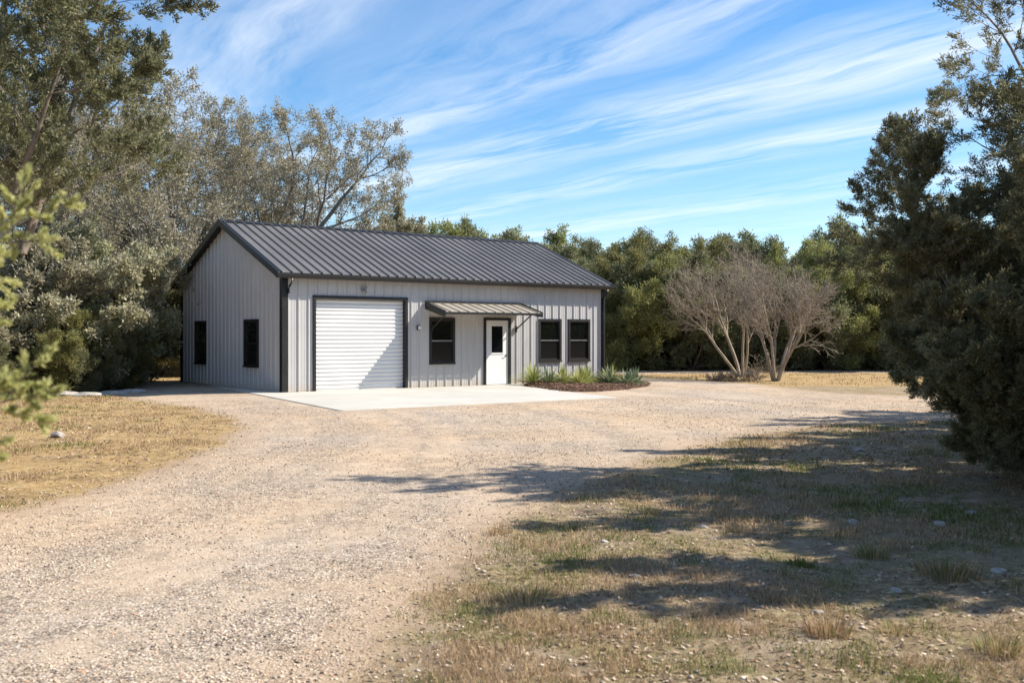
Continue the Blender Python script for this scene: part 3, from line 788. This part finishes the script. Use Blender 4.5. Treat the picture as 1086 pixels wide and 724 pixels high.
def leaves(name, tips, per, ln, wd, spread, back, m, parent, seed, align=.6, flat=0.0, vb=.5):
    """clusters of leaf-shaped faces round every twig end"""
    r_ = np.random.default_rng(seed); T = np.array([tuple(t[0]) for t in tips]); D = np.array([tuple(t[1]) for t in tips]); n = len(T)*per
    T = np.repeat(T, per, 0); D = np.repeat(D, per, 0); tv = np.repeat(r_.random(len(tips)), per)
    t = r_.random(n)**.8
    rnd = r_.normal(size=(n, 3)); rnd /= np.linalg.norm(rnd, axis=1)[:, None]
    pos = T - D*(back*t)[:, None] + rnd*(spread*(.25+.75*t)*r_.random(n))[:, None]+D*(spread*.3)
    a = D*align+rnd*(1-align)+r_.normal(size=(n, 3))*.25; a[:, 2] += .15; a /= np.linalg.norm(a, axis=1)[:, None]
    b = np.cross(a, r_.normal(size=(n, 3))); b /= np.linalg.norm(b, axis=1)[:, None]+1e-9
    l = ln*(.6+.8*r_.random(n)); w = wd*(.6+.8*r_.random(n))
    P_ = np.stack([pos, pos+a*(l*.45)[:, None]+b*(w/2)[:, None], pos+a*l[:, None], pos+a*(l*.45)[:, None]-b*(w/2)[:, None]], 1)
    v = np.clip(.45*tv+.55*r_.random(n), 0, 1)
    P_[..., 2] = np.maximum(P_[..., 2], .02)
    return np_mesh(name, P_.reshape(-1, 3), np.arange(n*4).reshape(-1, 4), m, parent, dict(v=np.repeat(v, 4)))

def juniper_skel(seed, H=6.5, stems=4, kids=(13, 7, 4), spread=.32):   # broad rounded crown
    rg = random.Random(seed); segs, tips = [], []
    P = [dict(n=8, gnarl=.10, up=.015, tap=.15, kids=kids[0]+2, start=.06, ang=1.1, len=.36, short=.48, rr=.42),
         dict(n=5, gnarl=.18, up=.04, tap=.2, kids=kids[1], start=.2, ang=.8, len=.45, short=.35, rr=.55),
         dict(n=3, gnarl=.2, up=.05, tap=.3, kids=kids[2], start=.25, ang=.7, len=.55, short=.2, rr=.6),
         dict(n=2, gnarl=.15, up=.10, tap=.3, mid=True)]
    for k in range(stems):
        az = k*6.28/stems+rg.uniform(-.5, .5); t = spread*rg.uniform(.5, 1.2)
        d = Vector((math.cos(az)*math.sin(t), math.sin(az)*math.sin(t), math.cos(t)))
        grow(rg, Vector((math.cos(az)*.08, math.sin(az)*.08, -.05)), d, .10*rg.uniform(.7, 1.1), H*rg.uniform(.78, 1.0)*(1.04-.22*t), 0, P, segs, tips)
    return segs, tips
# far juniper kinds
JUN = []
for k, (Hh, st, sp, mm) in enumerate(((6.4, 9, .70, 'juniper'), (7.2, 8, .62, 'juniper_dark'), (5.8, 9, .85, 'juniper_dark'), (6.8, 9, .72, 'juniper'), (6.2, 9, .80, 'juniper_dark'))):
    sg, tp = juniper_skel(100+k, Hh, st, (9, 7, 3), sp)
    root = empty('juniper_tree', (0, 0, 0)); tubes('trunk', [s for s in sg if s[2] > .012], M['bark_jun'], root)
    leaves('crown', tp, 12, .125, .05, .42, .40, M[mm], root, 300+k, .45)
    tag(root, 'juniper', 'juniper tree'); JUN.append([root, False])
def place_jun(kd, px, Zd, sc, rz, label, group, X_=None):
    X_ = (px-543)/F_PX*Zd if X_ is None else X_
    e = JUN[kd]
    if not e[1]:
        e[1] = True; o = e[0]; o.location = (X_, Zd, 0); o.rotation_euler = (0, 0, rz); o.scale = (sc,)*3 if not hasattr(sc, '__len__') else sc; o['label'] = label; o['group'] = group
    else: o = dup(e[0], (X_, Zd, 0), rz, sc, label, group)
    return o
GT = 'junipers along the far edge of the clearing'
front = [
 (0, 662, 50, 1.02, 'dark green juniper just right of the building corner'),
 (3, 700, 52, 1.04, 'dense olive juniper right of the building, second in the tree line'),
 (2, 735, 49, 1.12, 'broad shadowy juniper behind the left bare tree'),
 (1, 760, 54, .93, 'pointed juniper rising above the left bare tree'),
 (4, 800, 50, 1.0, 'dark rounded juniper between and behind the two bare trees'),
 (0, 842, 52, .93, 'juniper directly behind the right bare tree'),
 (3, 880, 49, 1.0, 'yellow green juniper right of the bare trees'),
 (2, 915, 51, 1.2, 'low spreading juniper left of the large foreground juniper'),
 (1, 950, 54, 1.08, 'tall juniper half hidden behind the large foreground juniper'),
 (4, 1000, 50, 1.15, 'dark juniper seen through the foreground juniper'),
 (0, 1060, 52, 1.1, 'juniper behind the right edge of the foreground juniper')]
for k, (kd, px, Zd, sc, lb) in enumerate(front): place_jun(kd, px, Zd, sc*.95, k*1.7+.3, lb, GT)
back = [(1, 425, 66, 1.10), (0, 447, 62, 1.26), (3, 474, 60, 1.30), (4, 490, 57, 1.40), (0, 508, 58, 1.34), (2, 522, 56, 1.42), (4, 540, 58, 1.34), (3, 560, 60, 1.18), (4, 575, 57, 1.22), (0, 592, 61, 1.14), (2, 612, 58, 1.26), (1, 640, 60, 1.05), (3, 672, 60, 1.12), (0, 706, 58, 1.18), (1, 740, 59, 1.08), (3, 776, 60, 1.10), (0, 815, 61, 1.05), (2, 690, 56, 1.2), (4, 770, 56, 1.15), (2, 820, 56, 1.15), (4, 860, 58, 1.35), (1, 1085, 60, 1.3), (3, 1130, 56, 1.3), (4, 1040, 62, 1.4)]
nm = {1: 'sunlit juniper top showing over the building roof', 2: 'olive juniper top filling the tree line behind its front row'}
for k, (kd, px, Zd, sc) in enumerate(back):
    over = px < 640
    place_jun(kd, px, Zd, sc*.95, k*2.3+1, nm[1 if over else 2], 'junipers behind the building roof' if over else 'junipers behind the front row')
# wall of trees outside the picture that the glass reflects
for k, (X_, Y_, kd, sc) in enumerate(((26, 14, 0, 1.2), (30, 5, 3, 1.3), (24, -6, 1, 1.3), (14, -10, 4, 1.4), (6, -13, 0, 1.3), (-3, -15, 3, 1.3), (-12, -16, 2, 1.4), (-22, -10, 1, 1.2), (-30, 0, 4, 1.4), (-33, 12, 0, 1.4), (20, -14, 3, 1.4), (-30, 22, 3, 1.4))):
    place_jun(kd, 0, Y_, sc, k*1.3, 'juniper closing the clearing outside the picture', 'junipers round the clearing outside the picture', X_)

# deciduous / live oaks
def oak_skel(seed, H, stems, spread, kids=(6, 6, 5, 4), gn=.16, base=.22, trunk=.3):
    rg = random.Random(seed); segs, tips = [], []
    P = [dict(n=6, gnarl=gn*.8, up=.02, tap=.35, kids=kids[0], start=.35, ang=.8, len=.62, short=.3, rr=.62),
         dict(n=5, gnarl=gn, up=.05, tap=.3, kids=kids[1], start=.25, ang=.75, len=.58, short=.3, rr=.6),
         dict(n=4, gnarl=gn*1.2, up=.04, tap=.3, kids=kids[2], start=.2, ang=.75, len=.55, short=.25, rr=.6),
         dict(n=4, gnarl=gn*1.3, up=.02, tap=.3, kids=kids[3], start=.2, ang=.75, len=.5, short=.2, rr=.6),
         dict(n=3, gnarl=gn*1.5, up=.0, tap=.4, mid=True)]
    for k in range(stems):
        az = k*6.28/stems+rg.uniform(-.4, .4); t = spread*rg.uniform(.7, 1.2)
        d = Vector((math.cos(az)*math.sin(t), math.sin(az)*math.sin(t), math.cos(t)))
        grow(rg, Vector((math.cos(az)*.12, math.sin(az)*.12, -.1)), d, base*rg.uniform(.8, 1.1), H*rg.uniform(.5, .6), 0, P, segs, tips)
    return segs, tips
def oak(name, loc, seed, H, stems, spread, per, ln, m, label, cat, group=None, kids=(6, 6, 5, 4), base=.22, minr=.006, clean=None, sp=.22, gn=.16):
    sg, tp = oak_skel(seed, H, stems, spread, kids, gn, base)
    if clean: sg = [s for s in sg if clean(s[1])]; tp = [t for t in tp if clean(t[0])]
    root = empty(name, loc); tubes('trunk', sg, M['bark_oak'], root, minr)
    leaves('crown', tp, per, ln, ln*.5, sp, .3, m, root, seed+9, .2)
    tag(root, label, cat, group); return root
def wpt(px, Zd): return ((px-543)/F_PX*Zd, Zd, 0)
oak('live_oak', wpt(215, 41), 21, 15.6, 6, .70, 5, .085, M['oakleaf'], 'tall spreading live oak with thin pale leaves behind the left end of the building', 'oak tree')
oak('live_oak', wpt(95, 42), 22, 15.0, 6, .62, 5, .085, M['oakleaf'], 'tall live oak at upper left, left of the spreading oak by the gable', 'oak tree')
oak('live_oak', wpt(345, 52), 24, 10.5, 3, .5, 7, .13, M['oakleaf'], 'lower live oak whose top shows over the roof ridge', 'oak tree', None, (5, 5, 4, 4))
def scrub(loc, seed, H, label, m='scrubleaf', per=6, stems=6, spread=.75):
    return oak('scrub_oak', loc, seed, H, stems, spread, per, .11, M[m], label, 'scrub oak', 'scrub oaks left of the building', (5, 5, 4, 3), .07, .006, lambda p: p.z > .02, .24)
scrub(wpt(88, 33.5), 31, 6.0, 'grey green scrub oak nearest the gable wall')
scrub(wpt(78, 31), 32, 5.6, 'pale leaved scrub oak with bare twigs over the edging stones')
scrub(wpt(22, 31), 33, 6.4, 'scrub oak at the left behind the sunlit turf')
scrub(wpt(165, 42), 34, 7.8, 'taller scrub oak behind the thicket beside the gable')
scrub(wpt(75, 38), 35, 8.0, 'tall scrub oak filling the thicket at far left')
scrub(wpt(-30, 33), 36, 7.5, 'scrub oak at the left edge of the picture')
place_jun(4, 95, 36, .9, .4, 'dark juniper deep inside the left thicket', 'junipers in the left thicket')
place_jun(2, 20, 34, 1.1, 1.9, 'dark juniper at the far left of the thicket', 'junipers in the left thicket')
place_jun(2, 165, 47, 1.1, 2.9, 'dark juniper behind the building rear corner', 'junipers in the left thicket')
place_jun(0, 45, 28.8, .42, .7, 'low bushy juniper at the foot of the left thicket', 'junipers in the left thicket')
place_jun(2, 5, 27.8, .40, 2.2, 'yellowish low juniper bush at the left edge by the turf', 'junipers in the left thicket')
place_jun(4, 90, 29.5, .38, 4.2, 'low dark juniper bush behind the edging stones', 'junipers in the left thicket')
place_jun(0, 120, 31, .34, 5.0, 'low juniper bush beside the shaded gravel', 'junipers in the left thicket')
oak('live_oak', wpt(895, 56), 27, 9.0, 4, .5, 9, .14, M['scrubleaf'], 'pale grey green live oak topping the tree line left of the foreground juniper', 'oak tree', None, (5, 5, 4, 4))

# bare multi-stem trees
def bare(loc, seed, H, label, lean, stems=5):
    rg = random.Random(seed); segs, tips = [], []
    P = [dict(n=6, gnarl=.07, up=.0, tap=.5, kids=5, start=.42, ang=.55, len=.60, short=.2, rr=.62),
         dict(n=5, gnarl=.11, up=.03, tap=.4, kids=6, start=.15, ang=.6, len=.62, short=.25, rr=.6),
         dict(n=4, gnarl=.13, up=.03, tap=.4, kids=5, start=.1, ang=.6, len=.60, short=.2, rr=.62),
         dict(n=4, gnarl=.14, up=.01, tap=.4, kids=4, start=.1, ang=.6, len=.55, short=.2, rr=.65, lead=False),
         dict(n=2, gnarl=.16, up=.0, tap=.5)]
    for k in range(stems):
        az = k*6.28/stems+rg.uniform(-.4, .4); t = rg.uniform(.13, .42)
        d = Vector((math.cos(az)*math.sin(t)+lean, math.sin(az)*math.sin(t), math.cos(t))).normalized()
        grow(rg, Vector((math.cos(az)*.10, math.sin(az)*.10, -.05)), d, .068*rg.uniform(.8, 1.15), H*.50, 0, P, segs, tips)
    root = empty('bare_tree', loc)
    tubes('trunk', [s for s in segs if s[2] > .02], M['bark_myrtle'], root)
    tubes('crown', [s for s in segs if s[2] <= .02], M['bark_myrtle'], root, .0045)
    leaves('seed_heads', tips[::5], 2, .05, .025, .05, .1, M['drytwig'], root, seed, .6)
    tag(root, label, 'tree', 'bare trees in the clearing'); return root
bare(wpt(786, 40.5), 41, 6.5, 'leafless pale tree leaning left, left of the two in the clearing', -.12, 4)
bare(wpt(823, 37), 45, 5.6, 'leafless pale multi-stem tree, right of the two in the clearing', .06, 6)
# dry brush near their feet
def brush(px, py, h, n, label, spread):
    gx, gy = gp(px, py); rg = random.Random(px); segs = []
    P = [dict(n=3, gnarl=.2, up=.0, tap=.4, kids=5, start=.1, ang=.7, len=.6, short=.2, rr=.6), dict(n=3, gnarl=.25, up=0, tap=.4, kids=4, start=.1, ang=.7, len=.6, short=.2, rr=.6), dict(n=2, gnarl=.25, up=0, tap=.4)]
    for k in range(n):
        d = Vector((rg.uniform(-1, 1), rg.uniform(-1, 1), rg.uniform(.3, 1))).normalized()
        grow(rg, Vector((rg.uniform(-1, 1)*spread, rg.uniform(-.4, .4)*spread, 0)), d, .012, h, 0, P, segs, [])
    o = tubes('dry_brush', segs, M['drytwig'], None, .006); o.location = (gx, gy, 0)
    at = o.data.attributes.new('v', 'FLOAT', 'POINT'); at.data.foreach_set('value', RNG.random(len(o.data.vertices)).astype(np.float32))
    tag(o, label, 'brush')
brush(778, 404.5, .30, 40, 'low heap of dry brush at the feet of the bare trees', 1.0)
brush(806, 401, .75, 9, 'thin dry shrub standing between the two bare trunks', .15)
brush(690, 391, .5, 60, 'low grey dry brush under the tree line right of the building', 3.2)
brush(880, 391.5, .45, 50, 'low brown dry brush under the tree line right of the bare trees', 3.0)

# large foreground juniper on the right
def hero(name, loc, stems, P, seed, per, ln, wd, m, label, cat, spread=.055, back=.13, clean=None, group=None, minr=0.0):
    rg = random.Random(seed); segs, tips = [], []
    for (bx, by, d, r_, l_) in stems:
        grow(rg, Vector((bx, by, -.05)), Vector(d).normalized(), r_, l_, 0, P, segs, tips)
    if clean:
        segs = [s for s in segs if clean(s[1])]; tips = [t for t in tips if clean(t[0])]
    root = empty(name, loc); tubes('trunk', segs, M['bark_jun'], root, minr)
    leaves('crown', tips, per, ln, wd, spread, back, m, root, seed+3, .6)
    tag(root, label, cat, group); 0 and print(name, 'tips', len(tips)); return root
PJ = [dict(n=9, gnarl=.07, up=.03, tap=.15, kids=17, start=.04, ang=1.05, len=.37, short=.50, rr=.40),
      dict(n=5, gnarl=.14, up=.06, tap=.2, kids=8, start=.12, ang=.8, len=.46, short=.3, rr=.55),
      dict(n=4, gnarl=.16, up=.07, tap=.3, kids=5, start=.15, ang=.75, len=.5, short=.2, rr=.6),
      dict(n=3, gnarl=.18, up=.06, tap=.3, kids=2, start=.2, ang=.7, len=.6, short=.2, rr=.6),
      dict(n=2, gnarl=.15, up=.06, tap=.4, mid=True)]
hero('juniper_tree', (6.72, 11.2, 0), [(0, 0, (-.52, -.05, 1), .10, 3.9), (.1, .1, (-.30, .15, 1), .10, 4.6), (.45, -.4, (-.24, -.05, 1), .11, 5.6), (-.05, .1, (-.50, .40, 1), .08, 4.0), (.1, -.2, (-.45, -.45, 1), .08, 3.9), (.3, .1, (.45, .15, 1), .09, 4.8), (-.1, 0, (-.9, -.1, 1), .05, 3.2), (0, -.1, (-.8, -.6, .9), .05, 2.4), (0, -.1, (-1.0, .3, .55), .05, 2.4), (.1, -.2, (-.3, -1, .5), .04, 1.9), (-.1, -.1, (-.9, -.6, .55), .05, 2.3), (-.1, .1, (-.8, .5, .8), .05, 2.6)], PJ, 64, 14, .040, .012, M['juniper_grey'],
     'large dark juniper filling the right edge with a ragged leaning crown', 'juniper tree', .06, .13)
# neighbours just out of frame that throw the dappled shade
SN = [(0, 0, (-.1, 0, 1), .12, 4.6), (.2, 0, (.4, .2, 1), .1, 4.2), (0, .2, (-.4, -.3, 1), .1, 4.2), (0, 0, (.1, -.5, 1), .09, 4.0), (0, 0, (-.1, .6, 1), .09, 4.0)]
PN = PJ[:3]+[PJ[4]]
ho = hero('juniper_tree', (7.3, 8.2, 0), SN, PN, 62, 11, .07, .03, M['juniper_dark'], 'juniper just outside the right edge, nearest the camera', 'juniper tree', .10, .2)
for (X_, Y_, rz, sc, lb) in ((8.9, 10.2, 5.2, .92, 'juniper just outside the right edge, between its two outer neighbours'), (9.4, 14.6, 2.1, 1.05, 'juniper outside the right edge behind the large ragged juniper'), (12.4, 20.0, 4.0, 1.1, 'farther juniper outside the right edge'), (12.0, 16.0, 1.0, 1.2, 'juniper outside the frame, second row on the right')):
    dup(ho, (X_, Y_, 0), rz, sc, lb)
for (X_, Y_, kd, sc) in ((21, 26.5, 3, .9), (23, 30.5, 1, .9), (22, 22, 0, 1.0), (27, 27, 4, 1.3), (26, 34, 2, 1.2), (30, 21, 3, 1.2)):
    place_jun(kd, 0, Y_, sc, X_, 'juniper closing the clearing outside the picture', 'junipers round the clearing outside the picture', X_)
# juniper reaching in at the upper left
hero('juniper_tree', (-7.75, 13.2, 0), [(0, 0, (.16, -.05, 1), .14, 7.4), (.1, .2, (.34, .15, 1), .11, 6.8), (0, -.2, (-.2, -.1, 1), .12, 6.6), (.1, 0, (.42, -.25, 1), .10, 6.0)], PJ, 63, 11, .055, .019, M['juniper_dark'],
     'tall juniper reaching into the upper left corner', 'juniper tree', .065, .16, lambda p: p.z > 3.7+.35*math.sin(p.x*3) or (abs(p.x) < .6 and abs(p.y) < .6))
# young juniper very close at the left edge, out of focus
PY = [dict(n=6, gnarl=.04, up=.03, tap=.2, kids=9, start=.78, ang=1.3, len=.29, short=.25, rr=.45),
      dict(n=5, gnarl=.08, up=.03, tap=.2, kids=7, start=.15, ang=.75, len=.42, short=.3, rr=.55),
      dict(n=4, gnarl=.09, up=.03, tap=.3, kids=4, start=.15, ang=.7, len=.50, short=.2, rr=.6, mid=True),
      dict(n=5, gnarl=.08, up=.02, tap=.4, mid=True)]
yj = hero('young_juniper', (-1.50, 2.15, 0), [(0, 0, (.0, 0, 1), .03, 1.84)], PY, 71, 20, .014, .0050, M['juniper_bright'],
     'bright yellow green young juniper close at the left edge, blurred', 'young juniper', .007, .018)
dup(yj, (-3.15, 5.4, 0), 2.0, .92, 'smaller looking young juniper further back at the left edge beside the turf')

# ------------------------------------------------------------------ LIGHT, SKY, CAMERA
el = R(41); gam = R(30)
sx = math.cos(gam)*UX+math.sin(gam)*UY; sy = math.cos(gam)*UY-math.sin(gam)*UX
sd_ = Vector((sx*math.cos(el), sy*math.cos(el), math.sin(el)))
sun = bpy.data.lights.new('sun', 'SUN'); sun.energy = 5.0; sun.angle = R(.53); sun.color = (1, .92, .80)
so = bpy.data.objects.new('sun', sun); COL.objects.link(so); so.rotation_euler = sd_.to_track_quat('Z', 'Y').to_euler()
w = bpy.data.worlds.new('World'); scene.world = w; w.use_nodes = True; nt = w.node_tree; nt.nodes.clear()
out = nt.nodes.new('ShaderNodeOutputWorld'); bg = nt.nodes.new('ShaderNodeBackground')
sky = nt.nodes.new('ShaderNodeTexSky'); sky.sky_type = 'NISHITA'; sky.sun_disc = False
sky.sun_elevation = el; sky.sun_rotation = math.atan2(sx, sy); sky.air_density = 1.0; sky.dust_density = .3; sky.ozone_density = 3.0
hs = nt.nodes.new('ShaderNodeHueSaturation'); hs.inputs['Saturation'].default_value = 1.27; L(nt, sky.outputs[0], hs.inputs['Color'])
L(nt, hs.outputs[0], bg.inputs[0]); bg.inputs[1].default_value = .108
tc = nt.nodes.new('ShaderNodeTexCoord'); sp = nt.nodes.new('ShaderNodeSeparateXYZ'); L(nt, tc.outputs['Generated'], sp.inputs[0])
z = math_(nt, 'MAXIMUM', sp.outputs[2], .02)
px_ = math_(nt, 'DIVIDE', sp.outputs[0], z); py_ = math_(nt, 'DIVIDE', sp.outputs[1], z)
bb = math_(nt, 'ADD', math_(nt, 'MULTIPLY', px_, .819), math_(nt, 'MULTIPLY', py_, .574))
aa = math_(nt, 'ADD', math_(nt, 'MULTIPLY', px_, -.574), math_(nt, 'MULTIPLY', py_, .819))
def cvec(a_, b_, sa, sb, off=0):
    c_ = nt.nodes.new('ShaderNodeCombineXYZ'); L(nt, math_(nt, 'MULTIPLY', a_, sa), c_.inputs[0]); L(nt, math_(nt, 'MULTIPLY', b_, sb), c_.inputs[1]); c_.inputs[2].default_value = off
    return c_.outputs[0]
warp = math_(nt, 'MULTIPLY', math_(nt, 'SUBTRACT', noise(nt, cvec(aa, bb, .35, .5, 3), 1, 4, .55), .5), .9)
b2 = math_(nt, 'ADD', bb, warp)
bands = ramp(nt, math_(nt, 'DIVIDE', b2, 8.0), [(.02, .30), (.10, .18), (.17, .62), (.205, .15), (.25, .35), (.29, .75), (.325, .15), (.36, .55), (.385, 1.0), (.43, .5), (.475, .10), (.53, .75), (.56, .55), (.60, .06), (.66, .25), (.74, .8), (.79, .15), (.9, .5), (.97, .2)], 'EASE')
f1 = noise(nt, cvec(aa, b2, .55, 2.6, 1), 1, 8, .62, .5)
f2 = noise(nt, cvec(aa, b2, 1.3, 9.0, 7), 1, 6, .6, .3)
f3 = noise(nt, cvec(aa, bb, .30, .9, 5), 1, 3, .5)
wis = math_(nt, 'ADD', math_(nt, 'MULTIPLY', f1, .75), math_(nt, 'ADD', math_(nt, 'MULTIPLY', f2, .45), math_(nt, 'MULTIPLY', f3, .45)))
wis = ramp(nt, wis, [(.68, 0.0), (.80, .5), (.96, 1.0)])
al = math_(nt, 'MULTIPLY', bands, wis)
al = math_(nt, 'MULTIPLY', al, ramp(nt, sp.outputs[2], [(.03, 0.0), (.10, .8), (.3, 1.0)]), None, True)
al = math_(nt, 'MULTIPLY', al, .84)
cb = nt.nodes.new('ShaderNodeBackground'); cb.inputs[0].default_value = (.92, .96, 1, 1); cb.inputs[1].default_value = .70
ms = nt.nodes.new('ShaderNodeMixShader'); L(nt, al, ms.inputs[0]); L(nt, bg.outputs[0], ms.inputs[1]); L(nt, cb.outputs[0], ms.inputs[2]); L(nt, ms.outputs[0], out.inputs[0])

cam = bpy.data.cameras.new('camera'); cam.sensor_width = 36; cam.lens = F_PX*36/1086; cam.shift_y = -(362-H0)/1086
cam.clip_start = .05; cam.clip_end = 3000; cam.dof.use_dof = True; cam.dof.focus_distance = 26; cam.dof.aperture_fstop = 4.0
co = bpy.data.objects.new('camera', cam); COL.objects.link(co); co.location = (0, 0, EYE); co.rotation_euler = (R(90), 0, 0); scene.camera = co
scene.render.engine = 'CYCLES'
vs = scene.view_settings; vs.view_transform = 'Standard'; vs.look = 'None'; vs.exposure = 0.80; vs.gamma = 1; vs.use_curve_mapping = False
